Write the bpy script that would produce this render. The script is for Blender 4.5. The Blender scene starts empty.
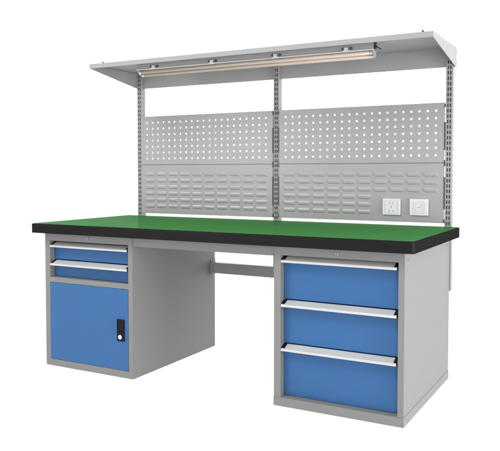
import bpy, bmesh, math
from mathutils import Vector

sc = bpy.context.scene
COL = sc.collection

# ------------------------------------------------------------------ materials
def new_mat(name):
    m = bpy.data.materials.new(name); m.use_nodes = True
    return m, m.node_tree, m.node_tree.nodes['Principled BSDF']

def coat(name, rgb, rough=0.42, grain=900.0, bump=0.05, vary=0.05, metal=0.0, spec=0.5):
    """painted / plastic / metal surface with a fine grain and slight unevenness of tone"""
    m, nt, b = new_mat(name)
    tc = nt.nodes.new('ShaderNodeTexCoord')
    n1 = nt.nodes.new('ShaderNodeTexNoise'); n1.inputs['Scale'].default_value = grain; n1.inputs['Detail'].default_value = 2
    n2 = nt.nodes.new('ShaderNodeTexNoise'); n2.inputs['Scale'].default_value = 5.0; n2.inputs['Detail'].default_value = 4
    nt.links.new(tc.outputs['Object'], n1.inputs['Vector'])
    nt.links.new(tc.outputs['Object'], n2.inputs['Vector'])
    mx = nt.nodes.new('ShaderNodeMixRGB'); mx.inputs['Color1'].default_value = (*[c * (1 - vary) for c in rgb], 1)
    mx.inputs['Color2'].default_value = (*[min(1, c * (1 + vary)) for c in rgb], 1)
    nt.links.new(n2.outputs['Fac'], mx.inputs['Fac'])
    nt.links.new(mx.outputs['Color'], b.inputs['Base Color'])
    rr = nt.nodes.new('ShaderNodeMapRange')
    rr.inputs['To Min'].default_value = max(0.02, rough - 0.05); rr.inputs['To Max'].default_value = rough + 0.05
    nt.links.new(n2.outputs['Fac'], rr.inputs['Value']); nt.links.new(rr.outputs['Result'], b.inputs['Roughness'])
    bp = nt.nodes.new('ShaderNodeBump'); bp.inputs['Strength'].default_value = bump; bp.inputs['Distance'].default_value = 0.001
    nt.links.new(n1.outputs['Fac'], bp.inputs['Height']); nt.links.new(bp.outputs['Normal'], b.inputs['Normal'])
    b.inputs['Metallic'].default_value = metal
    b.inputs['Specular IOR Level'].default_value = spec
    return m

GREY = coat('grey_powder_coat', (0.163, 0.164, 0.161), 0.45, spec=0.25)
RACK = coat('light_grey_powder_coat', (0.240, 0.237, 0.240), 0.45, spec=0.25)
PANEL = coat('pale_grey_powder_coat', (0.262, 0.257, 0.262), 0.33, spec=0.6)
BLUE = coat('blue_powder_coat', (0.029, 0.096, 0.235), 0.45, spec=0.2)
def satin(name, rgb, gloss, rough, **k):
    """matt body colour with a faint sheen"""
    m = coat(name, rgb, 0.6, spec=0.0, **k)
    nt = m.node_tree; b = nt.nodes['Principled BSDF']
    g = nt.nodes.new('ShaderNodeBsdfGlossy'); g.inputs['Roughness'].default_value = rough
    mx = nt.nodes.new('ShaderNodeMixShader'); mx.inputs['Fac'].default_value = gloss
    nt.links.new(b.outputs[0], mx.inputs[1]); nt.links.new(g.outputs[0], mx.inputs[2])
    nt.links.new(mx.outputs[0], nt.nodes['Material Output'].inputs['Surface'])
    return m
GREEN = satin('green_rubber_mat', (0.038, 0.150, 0.040), 0.030, 0.16, grain=600, bump=0.08)
BLACK = satin('black_edge_band', (0.0095, 0.0095, 0.0095), 0.008, 0.35)
DARK = coat('black_plastic', (0.006, 0.006, 0.006), 0.4, spec=0.12)
ALU = coat('brushed_aluminium', (0.45, 0.45, 0.44), 0.42, metal=0.2)
LOCK = coat('dull_lock_metal', (0.30, 0.30, 0.29), 0.35, metal=0.6)
CHROME = coat('bright_metal', (0.55, 0.55, 0.54), 0.32, metal=0.6)
STEEL = coat('dark_steel', (0.020, 0.020, 0.021), 0.6, spec=0.15)
INNER = coat('dark_shade_and_screws', (0.050, 0.050, 0.051), 0.6, spec=0.15)  # dark tone for painted shade in slots and gaps, also clip screws
WHITE = coat('white_plastic', (0.52, 0.52, 0.52), 0.35, vary=0.01)
LAMPW = coat('white_enamel', (0.45, 0.46, 0.46), 0.35)

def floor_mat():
    """translucent white floor, made up so added light from below washes out shadows"""
    m, nt, b = new_mat('underlit_white_floor')
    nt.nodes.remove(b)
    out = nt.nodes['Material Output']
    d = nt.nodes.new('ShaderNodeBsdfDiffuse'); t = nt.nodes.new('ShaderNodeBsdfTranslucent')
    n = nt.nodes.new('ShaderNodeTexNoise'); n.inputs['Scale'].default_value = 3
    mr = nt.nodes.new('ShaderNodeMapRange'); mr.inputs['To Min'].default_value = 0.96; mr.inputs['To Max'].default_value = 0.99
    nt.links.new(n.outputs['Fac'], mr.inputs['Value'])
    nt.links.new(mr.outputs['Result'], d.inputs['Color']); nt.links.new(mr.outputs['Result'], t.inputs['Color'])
    mix = nt.nodes.new('ShaderNodeMixShader'); mix.inputs['Fac'].default_value = 0.94  # mostly translucent, so the added light underneath keeps the floor white
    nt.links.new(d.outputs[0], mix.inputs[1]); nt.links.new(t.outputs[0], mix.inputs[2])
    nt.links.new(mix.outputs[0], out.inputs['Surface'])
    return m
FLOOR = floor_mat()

# ------------------------------------------------------------------ mesh tools
def box(bm, x0, x1, y0, y1, z0, z1):
    v = [bm.verts.new((x, y, z)) for x in (x0, x1) for y in (y0, y1) for z in (z0, z1)]
    for f in ((0, 1, 3, 2), (4, 6, 7, 5), (0, 4, 5, 1), (2, 3, 7, 6), (0, 2, 6, 4), (1, 5, 7, 3)):
        bm.faces.new([v[i] for i in f])

def cells(bm, xs, ys, zs, solid):
    """one closed solid from a grid of boxes; solid(i,j,k) says which boxes are filled"""
    nx, ny, nz = len(xs) - 1, len(ys) - 1, len(zs) - 1
    S = lambda i, j, k: 0 <= i < nx and 0 <= j < ny and 0 <= k < nz and solid(i, j, k)
    V = {}
    def v(i, j, k):
        if (i, j, k) not in V: V[i, j, k] = bm.verts.new((xs[i], ys[j], zs[k]))
        return V[i, j, k]
    for i in range(nx):
        for j in range(ny):
            for k in range(nz):
                if not S(i, j, k): continue
                q = []
                if not S(i-1, j, k): q.append(((i,j,k),(i,j,k+1),(i,j+1,k+1),(i,j+1,k)))
                if not S(i+1, j, k): q.append(((i+1,j,k),(i+1,j+1,k),(i+1,j+1,k+1),(i+1,j,k+1)))
                if not S(i, j-1, k): q.append(((i,j,k),(i+1,j,k),(i+1,j,k+1),(i,j,k+1)))
                if not S(i, j+1, k): q.append(((i,j+1,k),(i,j+1,k+1),(i+1,j+1,k+1),(i+1,j+1,k)))
                if not S(i, j, k-1): q.append(((i,j,k),(i,j+1,k),(i+1,j+1,k),(i+1,j,k)))
                if not S(i, j, k+1): q.append(((i,j,k+1),(i+1,j,k+1),(i+1,j+1,k+1),(i,j+1,k+1)))
                for f in q: bm.faces.new([v(*p) for p in f])

def prism(bm, prof, a, b, axis='x'):
    """closed profile extruded from a to b; axis x: profile is (y,z); axis z: profile is (x,y); axis y: (x,z)"""
    P = {'x': lambda t, p: (t, p[0], p[1]), 'z': lambda t, p: (p[0], p[1], t), 'y': lambda t, p: (p[0], t, p[1])}[axis]
    A = [bm.verts.new(P(a, p)) for p in prof]; B = [bm.verts.new(P(b, p)) for p in prof]
    n = len(prof)
    bm.faces.new(A); bm.faces.new(B[::-1])
    for i in range(n):
        bm.faces.new((A[i], B[i], B[(i+1) % n], A[(i+1) % n]))

def disc(bm, c, r, a, b, axis, n=20):
    prism(bm, [(c[0] + r*math.cos(2*math.pi*i/n), c[1] + r*math.sin(2*math.pi*i/n)) for i in range(n)], a, b, axis)

def obj(name, bm, mat, parent=None, bevel=0.0, seg=2, smooth=False, dissolve=False):
    bmesh.ops.recalc_face_normals(bm, faces=bm.faces)
    if dissolve:
        bmesh.ops.dissolve_limit(bm, angle_limit=0.01, verts=bm.verts, edges=bm.edges)
    if bevel:
        es = [e for e in bm.edges if len(e.link_faces) == 2 and e.calc_face_angle(0) > 0.6]
        bmesh.ops.bevel(bm, geom=es, offset=bevel, segments=seg, profile=0.5, affect='EDGES', clamp_overlap=True)
        bmesh.ops.recalc_face_normals(bm, faces=bm.faces)
    me = bpy.data.meshes.new(name)
    o = bpy.data.objects.new(name, me); COL.objects.link(o)
    off = Vector((0, 0, 0)); p = parent
    while p is not None: off += p.location; p = p.parent
    bmesh.ops.translate(bm, verts=bm.verts, vec=-off)
    if smooth:
        for f in bm.faces: f.smooth = True
    bm.to_mesh(me); bm.free()
    me.materials.append(mat)
    if parent: o.parent = parent
    return o

def thing(name, label, cat, loc, group=None):
    o = bpy.data.objects.new(name, None); COL.objects.link(o)
    o.location = loc; o.empty_display_size = 0.1
    o['label'] = label; o['category'] = cat
    if group: o['group'] = group
    return o
BM = bmesh.new

# ------------------------------------------------------------------ dimensions (metres; x right, y back, z up)
W, D, H, T = 2.10, 0.837, 0.778, 0.050
ZB = H - T
L0, L1, R0, R1 = 0.052, 0.650, 1.450, 2.048
YF, YB = 0.050, 0.845

# ------------------------------------------------------------------ floor
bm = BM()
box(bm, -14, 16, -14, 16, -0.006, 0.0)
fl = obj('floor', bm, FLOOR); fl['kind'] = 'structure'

# ------------------------------------------------------------------ workbench: top, front rail, rear beam
wb = thing('workbench', 'long green-topped workbench slab with a thick black edge, lying across both blue-fronted cabinets', 'workbench', (W/2, D/2, ZB))
def rounded_rect(x0, x1, y0, y1, r, n=6):
    P = []
    for cx, cy, a0 in ((x1-r, y1-r, 0), (x0+r, y1-r, 90), (x0+r, y0+r, 180), (x1-r, y0+r, 270)):
        for i in range(n+1):
            a = math.radians(a0 + 90*i/n); P.append((cx + r*math.cos(a), cy + r*math.sin(a)))
    return P
bm = BM(); prism(bm, rounded_rect(0, W, 0, D, 0.012), ZB, H, 'z')
top = obj('tabletop', bm, BLACK, wb, bevel=0.004, seg=3)
bm = BM(); prism(bm, rounded_rect(0.006, W-0.006, 0.006, D-0.003, 0.010), H+0.0003, H+0.0018, 'z')
obj('green_mat', bm, GREEN, top, bevel=0.0006, seg=1)
bm = BM()
cells(bm, [L1+0.0015, R0-0.0015], [0.053, 0.056, 0.085, 0.088], [0.680, 0.683, ZB-0.001], lambda i, j, k: not (j == 1 and k == 1))
obj('front_rail', bm, GREY, wb, bevel=0.001, dissolve=True)
bm = BM()
cells(bm, [L1+0.006, R0-0.006], [0.800, 0.803, 0.836, 0.839], [0.4525, 0.4555, 0.513, 0.516], lambda i, j, k: not (j == 1 and k == 1))
beam = obj('rear_beam', bm, PANEL, wb, bevel=0.0015, dissolve=True)
for s, x in ((1, L1), (-1, R0)):
    bm = BM()
    def sx(a, b): return sorted((x + s*a, x + s*b))
    a, b = sx(0.0005, 0.0045); box(bm, a, b, 0.790, 0.844, 0.438, 0.532)
    a, b = sx(0.0045, 0.017); box(bm, a, b, 0.790, 0.7945, 0.446, 0.524)
    for z in (0.446, 0.522):
        a, b = sx(0.0045, 0.0085); disc(bm, (0.812, z), 0.006, a, b, 'x', 12)
    obj('bracket', bm, RACK, beam, bevel=0.0006, seg=1)

# ------------------------------------------------------------------ cabinets
def drawer(parent, x0, x1, z0, z1, zt):
    """blue front set back in the opening, tray behind it, sloping aluminium grip with black ends"""
    yf = YF + 0.035
    bm = BM()
    box(bm, x0+0.0012, x1-0.0012, yf, yf+0.016, z0, z1)
    d = obj('drawer', bm, BLUE, parent, bevel=0.0012)
    bm = BM()
    cells(bm, [x0+0.012, x0+0.014, x1-0.014, x1-0.012], [yf+0.0163, yf+0.018, 0.780, 0.782], [z0+0.004, z0+0.006, z1-0.012],
          lambda i, j, k: not (i == 1 and j == 1 and k == 1))
    obj('tray', bm, GREY, d)
    bm = BM()
    y0 = yf - 0.0005; yl = YF - 0.003
    prof = [(y0, zt), (yl+0.004, zt-0.0150), (yl+0.0005, zt-0.0165), (yl, zt-0.0175), (yl, zt-0.0255), (yl+0.0008, zt-0.0265),
            (yl+0.0022, zt-0.0265), (yl+0.003, zt-0.0255), (yl+0.003, zt-0.0190), (y0, zt-0.0040)]
    prism(bm, prof, x0+0.0025, x1-0.0065, 'x')
    obj('handle', bm, ALU, d)
    for a, b, c in ((x0+0.0020, x0+0.0185, 0), (x1-0.0195, x1-0.0055, 0), (x1-0.0055, x1-0.0015, 1)):
        bm = BM()
        if c: pr = [(y0, zt+0.0010), (yl+0.003, zt-0.0135), (yl+0.001, zt-0.027), (yl+0.008, zt-0.028), (y0, zt-0.012)]
        else: pr = [(y0, zt+0.0012), (yl+0.0055, zt-0.0138), (yl+0.0055, zt-0.0200), (y0, zt-0.0100)]
        prism(bm, pr, a, b, 'x')
        obj('end_cap', bm, DARK, d)
    return d

def keylock(parent, x, z):
    bm = BM(); disc(bm, (x, z), 0.0080, YF-0.004, YF-0.0002, 'y', 20)
    o = obj('lock', bm, LOCK, parent, bevel=0.0008)
    bm = BM(); box(bm, x-0.001, x+0.001, YF-0.0046, YF-0.0041, z-0.005, z+0.005)
    obj('keyhole', bm, DARK, o)

# left cabinet: two shallow drawers over a door
lc = thing('storage_cabinet', 'left grey cabinet with two shallow blue drawers above one blue door', 'cabinet', ((L0+L1)/2, (YF+YB)/2, 0))
xa, xb = L0+0.0345, L1-0.0275
bm = BM()
cells(bm, [L0, xa, xb, L1], [YF, YF+0.04, 0.300, 0.820, YB], [0.001, 0.0385, 0.460, 0.487, 0.6855, ZB-0.0015],
      lambda i, j, k: i != 1 or j == 3 or k in (0, 4) or (k == 2 and j < 2))
obj('cabinet_body', bm, GREY, lc, bevel=0.0012)
drawer(lc, xa, xb, 0.5830, 0.6775, 0.6770)
drawer(lc, xa, xb, 0.4885, 0.5780, 0.5775)
bm = BM(); box(bm, xa+0.0014, xb-0.0018, YF-0.001, YF+0.017, 0.0402, 0.4588)
door = obj('door', bm, BLUE, lc, bevel=0.0013)
bm = BM()
yd = YF - 0.001
cells(bm, [0.552, 0.5565, 0.5945, 0.599], [yd-0.006, yd-0.003, yd-0.0002], [0.191, 0.1955, 0.234, 0.296, 0.3005, 0.303],
      lambda i, j, k: not (j == 0 and i == 1 and k == 2))
latch = obj('latch', bm, DARK, door, bevel=0.0012, dissolve=True)
bm = BM(); disc(bm, (0.5745, 0.2125), 0.0118, yd-0.010, yd-0.0062, 'y', 28)
obj('lock_cylinder', bm, CHROME, door, bevel=0.0012)
bm = BM(); box(bm, 0.560, 0.591, yd-0.0050, yd-0.0032, 0.240, 0.290)
obj('latch_lever', bm, DARK, door, bevel=0.0008)
keylock(lc, 0.3556, 0.7085)

# right cabinet: three drawers, low plinth
rc = thing('drawer_cabinet', 'right grey cabinet with three deep blue drawers on a low grey plinth', 'cabinet', ((R0+R1)/2, (YF+YB)/2, 0))
xa, xb = R0+0.0335, R1-0.0265
bm = BM()
cells(bm, [R0, xa, xb, R1], [YF, YF+0.04, 0.820, YB], [0.0425, 0.0440, 0.6850, ZB-0.0015],
      lambda i, j, k: i != 1 or j == 2 or k in (0, 2))
obj('cabinet_body', bm, GREY, rc, bevel=0.0012)
bm = BM(); box(bm, R0-0.001, R1+0.002, YF-0.002, YB+0.001, 0.001, 0.0420)
obj('plinth', bm, GREY, rc, bevel=0.0015)
drawer(rc, xa, xb, 0.4850, 0.6798, 0.6793)
drawer(rc, xa, xb, 0.2850, 0.4803, 0.4798)
drawer(rc, xa, xb, 0.0455, 0.2803, 0.2798)
keylock(rc, 1.752, 0.7060)
for y in (0.100, 0.790):
    bm = BM(); disc(bm, (y, 0.693), 0.005, R1+0.0002, R1+0.0016, 'x', 14)
    obj('screw', bm, GREY, rc, bevel=0.0005, seg=1)

# ------------------------------------------------------------------ tool rack: uprights, pegboards, louvred panels, canopy
rk = thing('tool_rack', 'tall light grey rack of slotted uprights and punched panels rising behind the green top', 'tool rack', (W/2, 0.868, 0.45))
PW, PY0, PY1, PZ0, PZ1 = 0.034, 0.850, 0.889, 0.450, 1.682
def upright_mesh(x):
    """hollow square tube: two rows of slots in front, one row of small holes in each side"""
    bm = BM()
    zs = [PZ0, PZ0+0.0015]; kind = ['cap']
    z = PZ0 + 0.010
    p = 0.0272
    while z + 0.020 < PZ1:
        zs += [z, z+0.0065, z+0.0110, z+0.0175]; kind += ['w', 's', 'h', 's']
        z += p
    zs += [PZ1-0.0015, PZ1]; kind += ['w', 'cap']
    t = 0.0018
    xs = [x, x+t, x+0.0080, x+0.0142, x+0.0202, x+0.0264, x+PW-t, x+PW]
    ys = [PY0, PY0+t, PY0+0.017, PY0+0.0215, PY1-t, PY1]
    def solid(i, j, k):
        kd = kind[k]
        if kd == 'cap': return True
        if j == 0: return not (i in (2, 4) and kd in ('s', 'h'))
        if j == 4: return True
        if i in (0, 6): return not (kd == 'h' and j == 2)
        return False
    cells(bm, xs, ys, zs, solid)
    return bm
up = obj('upright', upright_mesh(0.0655), RACK, rk, dissolve=True)
bm = BM(); box(bm, 0.0655+0.0022, 0.0655+PW-0.0022, PY0+0.0060, PY1-0.0022, PZ0+0.004, PZ1-0.004)  # dark block added inside; its colour gives the slots their shade
shade_box = obj('slot_shade', bm, INNER, up)
for dx in (0.9775, 1.9535):
    c = up.copy(); COL.objects.link(c); c.parent = rk; c.location.x += dx
    k = shade_box.copy(); COL.objects.link(k); k.parent = c
def gap_shade(parent, x, segs):  # dark strips painted as the shaded gaps between panel and upright
    for z0, z1 in segs:
        bm = BM(); box(bm, x-0.0022, x+0.0022, 0.8440, 0.8525, z0, z1)
        obj('gap_shade', bm, INNER, parent)
YP0, YP1 = 0.8462, 0.8482
def pegboard(x0, x1, hx):
    za, zb = 1.1045, 1.409
    xs, zs = [x0, x0+0.0015], [za, za+0.0015]
    h = 0.0100
    for n in range(21): c = hx + n*0.0425; xs += [c-h/2, c+h/2]
    xs += [x1-0.0015, x1]
    for n in range(7): c = 1.1422 + n*0.0378; zs += [c-h/2, c+h/2]
    zs += [zb-0.0015, zb]
    nx, nz = len(xs)-1, len(zs)-1
    bm = BM()
    def solid(i, j, k):
        if j == 0:
            return not (i % 2 == 0 and k % 2 == 0 and 2 <= i < nx-1 and 2 <= k < nz-1)
        return i in (0, nx-1) or k in (0, nz-1)
    cells(bm, xs, [YP0, YP1, YP1+0.010], zs, solid)
    # round the punched holes
    es = [e for e in bm.edges if abs(e.verts[0].co.x-e.verts[1].co.x) < 1e-6 and abs(e.verts[0].co.z-e.verts[1].co.z) < 1e-6
          and x0+0.01 < e.verts[0].co.x < x1-0.01 and za+0.01 < e.verts[0].co.z < zb-0.01]
    bmesh.ops.recalc_face_normals(bm, faces=bm.faces)
    bmesh.ops.bevel(bm, geom=es, offset=0.0031, segments=2, profile=0.5, affect='EDGES')
    return obj('pegboard', bm, PANEL, rk, dissolve=True)
def louvres(x0, x1, lx, skip):
    za, zb = 0.795, 1.1015
    bm = BM()
    cells(bm, [x0, x0+0.0015, x1-0.0015, x1], [YP0, YP1, YP1+0.010], [za, za+0.0015, zb-0.0015, zb],
          lambda i, j, k: j == 0 or i != 1 or k != 1)
    for c in range(10):
        for r in range(6):
            if skip and c >= 6 and r >= 3: continue
            a = lx + c*0.0889; b = a + 0.0690; zt = 1.0560 - r*0.0402
            # pressed-out lip: steep bright top edge, rounded ends, tucked under below
            def ring(y, za_, zb_, ins): return [bm.verts.new(q) for q in ((a+ins, y, za_), (b-ins, y, za_), (b-ins, y, zb_), (a+ins, y, zb_))]
            v0 = ring(YP0-0.0001, zt-0.0203, zt, 0)
            v1 = ring(YP0-0.0056, zt-0.0195, zt-0.0092, 0.003)
            v1[0].co.y = v1[1].co.y = YP0-0.0048
            for i in range(4):
                bm.faces.new((v0[i], v0[(i+1) % 4], v1[(i+1) % 4], v1[i]))
            bm.faces.new(v1)
    return obj('louvred_panel', bm, PANEL, rk)
XA0, XA1, XB0, XB1 = 0.1010, 1.0395, 1.0805, 2.0150
pgl = pegboard(XA0, XA1, 0.1450); pgr = pegboard(XB0, XB1, 1.1220)
lvl = louvres(XA0, XA1, 0.1340, False); lvr = louvres(XB0, XB1, 1.1140, True)
up_segs = [(1.386, 1.402), (1.168, 1.310), (1.1045, 1.117)]
lo_segs = [(1.085, 1.1020), (0.866, 1.031), (0.797, 0.815)]
gap_shade(pgl, XA1+0.0015, up_segs); gap_shade(pgr, XB0-0.0015, up_segs); gap_shade(pgr, XB1+0.0018, up_segs)
gap_shade(lvl, XA1+0.0015, lo_segs); gap_shade(lvr, XB0-0.0015, lo_segs); gap_shade(lvr, XB1+0.0018, lo_segs)
for a, b in ((0.101, 1.041), (1.079, 2.017)):
    bm = BM(); box(bm, a, b, 0.8595, 0.862, 1.090, 1.116)  # added backing; keeps white background light out of the panel joint
    obj('gap_backing', bm, RACK, rk)

# canopy
CX0, CX1, CY0, CY1, CZ0, CZ1 = 0.0650, 2.0600, 0.405, 0.892, 1.6600, 1.6860
bm = BM()
cells(bm, [CX0, CX1], [CY0, CY0+0.003, CY0+0.008, CY1], [CZ0, CZ0+0.002, CZ1-0.003, CZ1],
      lambda i, j, k: k == 2 or j == 0 or (k == 0 and j == 1))
cn = obj('canopy', bm, RACK, rk, bevel=0.0012, dissolve=True)
bm = BM(); box(bm, CX0+0.001, CX1-0.001, 0.868, 0.8705, 1.5880, CZ1-0.0035)
obj('back_panel', bm, PANEL, cn)
for a, b in ((CX0-0.0030, CX0-0.0002), (CX1+0.0002, CX1+0.0030)):
    bm = BM(); prism(bm, [(CY0+0.001, CZ1), (CY0+0.001, CZ0+0.001), (CY1-0.001, 1.5840), (CY1-0.001, CZ1)], a, b, 'x')
    for y, z in ((0.878, 1.660), (0.878, 1.606)):
        disc(bm, (y, z), 0.0045, a-0.0015 if a < 1 else b-0.0002, a+0.0002 if a < 1 else b+0.0015, 'x', 12)
    obj('side_panel', bm, RACK, cn)
for x in (0.150, 2.012):
    bm = BM(); disc(bm, (x, 0.425), 0.0055, CZ1+0.0002, CZ1+0.0095, 'z', 14)
    obj('screw', bm, STEEL, cn, bevel=0.001)

# ------------------------------------------------------------------ strip light under the canopy
LY = 0.500
GLASS, gnt, gb = new_mat('pinkish_glass_tube')
gb.inputs['Base Color'].default_value = (0.47, 0.385, 0.33, 1); gb.inputs['Roughness'].default_value = 0.2
gtr = gnt.nodes.new('ShaderNodeBsdfTransparent'); gtr.inputs['Color'].default_value = (1.0, 0.90, 0.84, 1)
gmx = gnt.nodes.new('ShaderNodeMixShader')
gno = gnt.nodes.new('ShaderNodeTexNoise'); gno.inputs['Scale'].default_value = 6
gmr = gnt.nodes.new('ShaderNodeMapRange'); gmr.inputs['To Min'].default_value = 0.10; gmr.inputs['To Max'].default_value = 0.22
gnt.links.new(gno.outputs['Fac'], gmr.inputs['Value']); gnt.links.new(gmr.outputs['Result'], gmx.inputs['Fac'])
gnt.links.new(gb.outputs[0], gmx.inputs[1]); gnt.links.new(gtr.outputs[0], gmx.inputs[2])
gnt.links.new(gmx.outputs[0], gnt.nodes['Material Output'].inputs['Surface'])
sl = thing('strip_light', 'slim strip light with two pinkish tubes, hung under the grey canopy', 'strip light', (1.057, LY, CZ1-0.004))
LX0, LX1 = 0.352, 1.760
bm = BM()
cells(bm, [LX0, LX1], [LY-0.014, LY-0.0125, LY+0.0425, LY+0.044], [1.6420, 1.6440, 1.6820], lambda i, j, k: j != 1 or k == 0)
hs = obj('housing', bm, RACK, sl, bevel=0.0008, dissolve=True)
bm = BM(); box(bm, LX0-0.004, LX1+0.002, LY-0.0200, LY-0.0145, 1.6385, 1.6440)
obj('trim_strip', bm, LAMPW, hs, bevel=0.0012)
def rod(bm, x0, x1, y, z, r, n=28): disc(bm, (y, z), r, x0, x1, 'x', n)
for y, z in ((LY-0.002, 1.6272), (LY+0.026, 1.6152)):
    bm = BM(); rod(bm, LX0+0.020, LX1-0.022, y, z, 0.0092)
    tb = obj('tube', bm, GLASS, sl)
    for p in tb.data.polygons: p.use_smooth = len(p.vertices) == 4
    for x0, x1 in ((LX0+0.006, LX0+0.020), (LX1-0.022, LX1-0.008)):
        bm = BM(); rod(bm, x0, x1, y, z, 0.0096)
        obj('end_cap', bm, CHROME, tb, bevel=0.001)
for x0, x1 in ((LX0+0.0005, LX0+0.0055), (LX1-0.0075, LX1-0.0025)):
    bm = BM(); prism(bm, [(LY-0.010, 1.6415), (LY-0.009, 1.620), (LY+0.019, 1.6075), (LY+0.034, 1.6075), (LY+0.034, 1.6415)], x0, x1, 'x')
    obj('tube_holder', bm, RACK, sl, bevel=0.001)
for x in (0.469, 0.856, 1.239, 1.623):
    bm = BM()
    cells(bm, [x-0.019, x-0.010, x+0.010, x+0.019], [LY-0.0245, LY-0.0203], [1.6370, 1.6460, 1.6600],
          lambda i, j, k: i == 1 or k == 0)
    obj('clip', bm, LAMPW, sl, bevel=0.0012)
    for dx in (-0.017, 0.025):
        bm = BM(); disc(bm, (x+dx, 1.655), 0.0065, LY-0.019, LY-0.0142, 'y', 12)
        obj('clip_screw', bm, INNER, sl)
bm = BM(); box(bm, LX1+0.0005, LX1+0.005, LY-0.0135, LY+0.012, 1.6480, 1.6810)
obj('end_plate', bm, STEEL, sl, bevel=0.001)
bm = BM(); prism(bm, [(LX1+0.0065, 1.6560), (LX1+0.030, 1.6400), (LX1+0.034, 1.6430), (LX1+0.0065, 1.6620)], LY-0.002, LY+0.003, 'y')
obj('cord', bm, STEEL, sl)

# ------------------------------------------------------------------ power sockets on the right louvred panel
def socket(x0, x1, z0, z1, label):
    s = thing('power_socket', label, 'power socket', ((x0+x1)/2, YP0, (z0+z1)/2))
    yb = YP0 - 0.0005; yf = yb - 0.009
    bm = BM(); box(bm, x0, x1, yf, yb, z0, z1)
    obj('faceplate', bm, WHITE, s, bevel=0.002, seg=3)
    return s, yf
s1, yf = socket(1.6970, 1.7925, 0.8310, 0.9165, 'white power socket with five pin holes on the grey louvred panel')
cx, cz = 1.7447, 0.8737
PIN = coat('pin_hole_grey', (0.22, 0.22, 0.22), 0.5)
RIM = coat('white_plastic_insert', (0.44, 0.44, 0.44), 0.35, vary=0.01)
bm = BM(); cells(bm, [cx-0.034, cx-0.0325, cx+0.0325, cx+0.034], [yf-0.0012, yf-0.0002], [cz-0.033, cz-0.0315, cz+0.0315, cz+0.033], lambda i, j, k: not (i == 1 and k == 1))
obj('inner_frame', bm, RIM, s1, dissolve=True)
for x, z, w, h, a in ((-0.009, 0.020, 0.0032, 0.010, 0), (0.009, 0.020, 0.0032, 0.010, 0), (0.0, -0.001, 0.0032, 0.011, 0),
                      (-0.011, -0.022, 0.0032, 0.011, -0.5), (0.011, -0.022, 0.0032, 0.011, 0.5)):
    ca, sa = math.cos(a), math.sin(a)
    pr = [(cx + x + u*ca - v*sa, cz + z + u*sa + v*ca) for u, v in ((-w/2, -h/2), (w/2, -h/2), (w/2, h/2), (-w/2, h/2))]
    bm = BM(); prism(bm, pr, yf-0.0006, yf-0.0001, 'y')
    obj('pin_hole', bm, PIN, s1)
s2, yf = socket(1.8425, 1.9385, 0.8320, 0.9170, 'white square outlet plate with a framed centre, nearest the right upright')
cx, cz = 1.8905, 0.8745
bm = BM(); cells(bm, [cx-0.030, cx-0.0285, cx+0.0285, cx+0.030], [yf-0.0012, yf-0.0002], [cz-0.029, cz-0.0275, cz+0.0275, cz+0.029], lambda i, j, k: not (i == 1 and k == 1))
obj('inner_frame', bm, RIM, s2, dissolve=True)
bm = BM(); cells(bm, [cx-0.018, cx-0.0168, cx+0.0168, cx+0.018], [yf-0.0010, yf-0.0002], [cz-0.019, cz-0.0178, cz+0.0178, cz+0.019], lambda i, j, k: not (i == 1 and k == 1))
obj('centre_insert', bm, RIM, s2, dissolve=True)
for x, z, w, h in ((0.004, 0.0, 0.010, 0.0032), (0.0075, 0.004, 0.003, 0.0045), (-0.006, -0.001, 0.004, 0.002)):
    bm = BM(); box(bm, cx+x-w/2, cx+x+w/2, yf-0.0006, yf-0.0001, cz+z-h/2, cz+z+h/2)
    obj('pin_hole', bm, PIN, s2)

# ------------------------------------------------------------------ light: white studio all round, dimmer behind the camera
world = bpy.data.worlds.new('World'); sc.world = world; world.use_nodes = True
nt = world.node_tree; bg = nt.nodes['Background']
tc = nt.nodes.new('ShaderNodeTexCoord'); sep = nt.nodes.new('ShaderNodeSeparateXYZ')
nt.links.new(tc.outputs['Generated'], sep.inputs[0])
mr = nt.nodes.new('ShaderNodeMapRange'); mr.interpolation_type = 'SMOOTHSTEP'
mr.inputs['From Min'].default_value = -0.75; mr.inputs['From Max'].default_value = 0.15
mr.inputs['To Min'].default_value = 0.3; mr.inputs['To Max'].default_value = 1.0
nt.links.new(sep.outputs['Y'], mr.inputs['Value'])
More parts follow.
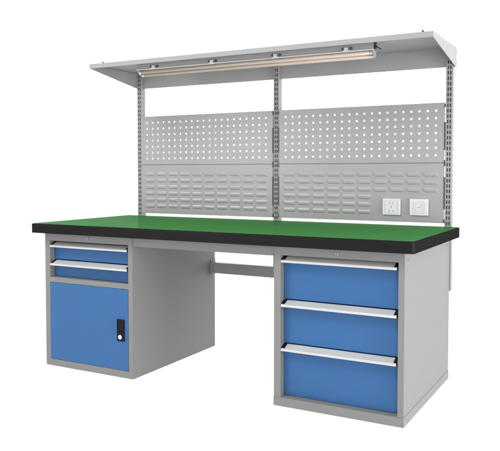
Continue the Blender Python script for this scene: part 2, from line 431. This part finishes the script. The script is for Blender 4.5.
# added world light: behind fills the knee space, below whitens the floor
back = nt.nodes.new('ShaderNodeMapRange'); back.interpolation_type = 'SMOOTHSTEP'
back.inputs['From Min'].default_value = 0.0; back.inputs['From Max'].default_value = 0.75
back.inputs['To Min'].default_value = 0.0; back.inputs['To Max'].default_value = 1.3
nt.links.new(sep.outputs['Y'], back.inputs['Value'])
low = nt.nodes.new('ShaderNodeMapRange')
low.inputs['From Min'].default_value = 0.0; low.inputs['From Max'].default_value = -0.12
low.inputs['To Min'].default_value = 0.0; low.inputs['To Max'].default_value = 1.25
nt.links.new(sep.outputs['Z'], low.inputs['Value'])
ad = nt.nodes.new('ShaderNodeMath'); ad.operation = 'ADD'
nt.links.new(mr.outputs['Result'], ad.inputs[0]); nt.links.new(back.outputs['Result'], ad.inputs[1])
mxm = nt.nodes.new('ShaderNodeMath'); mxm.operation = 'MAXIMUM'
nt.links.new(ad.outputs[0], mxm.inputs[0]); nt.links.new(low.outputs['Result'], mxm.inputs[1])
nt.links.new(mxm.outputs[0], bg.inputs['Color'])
bg.inputs['Strength'].default_value = 0.76

def area(name, loc, target, size, sy, power, col=(1, 1, 1)):
    l = bpy.data.lights.new(name, 'AREA'); l.shape = 'RECTANGLE'; l.size = size; l.size_y = sy; l.energy = power; l.color = col
    o = bpy.data.objects.new(name, l); COL.objects.link(o); o.location = loc
    o.rotation_euler = (Vector(target) - Vector(loc)).to_track_quat('-Z', 'Y').to_euler()
    return o
area('softbox_right', (6.0, -0.4, 1.0), (2.0, 0.4, 0.6), 2.6, 2.0, 152)
area('softbox_front', (3.9, -3.5, 1.0), (0.9, 0.6, 0.7), 2.4, 2.0, 68)
area('softbox_left', (-1.3, -3.3, 1.7), (1.0, 0.8, 1.2), 1.3, 1.6, 30)
area('softbox_top', (-0.3, -2.3, 4.1), (1.1, 0.6, 0.9), 4.4, 1.7, 165)

# ------------------------------------------------------------------ camera
cd = bpy.data.cameras.new('camera'); cam = bpy.data.objects.new('camera', cd); COL.objects.link(cam)
cam.location = (2.8515, -2.7326, 1.0536)
cam.rotation_euler = (math.pi/2 - 0.0426, 0, 0.5011)
cd.sensor_width = 36; cd.sensor_fit = 'HORIZONTAL'
cd.lens = 696.0891/500*36
cd.shift_y = -23.2255/500
cd.clip_start = 0.05; cd.clip_end = 200
sc.camera = cam

sc.render.engine = 'CYCLES'
sc.cycles.max_bounces = 10; sc.cycles.diffuse_bounces = 5
sc.view_settings.view_transform = 'Standard'; sc.view_settings.look = 'None'
sc.view_settings.exposure = 0.40; sc.view_settings.gamma = 1
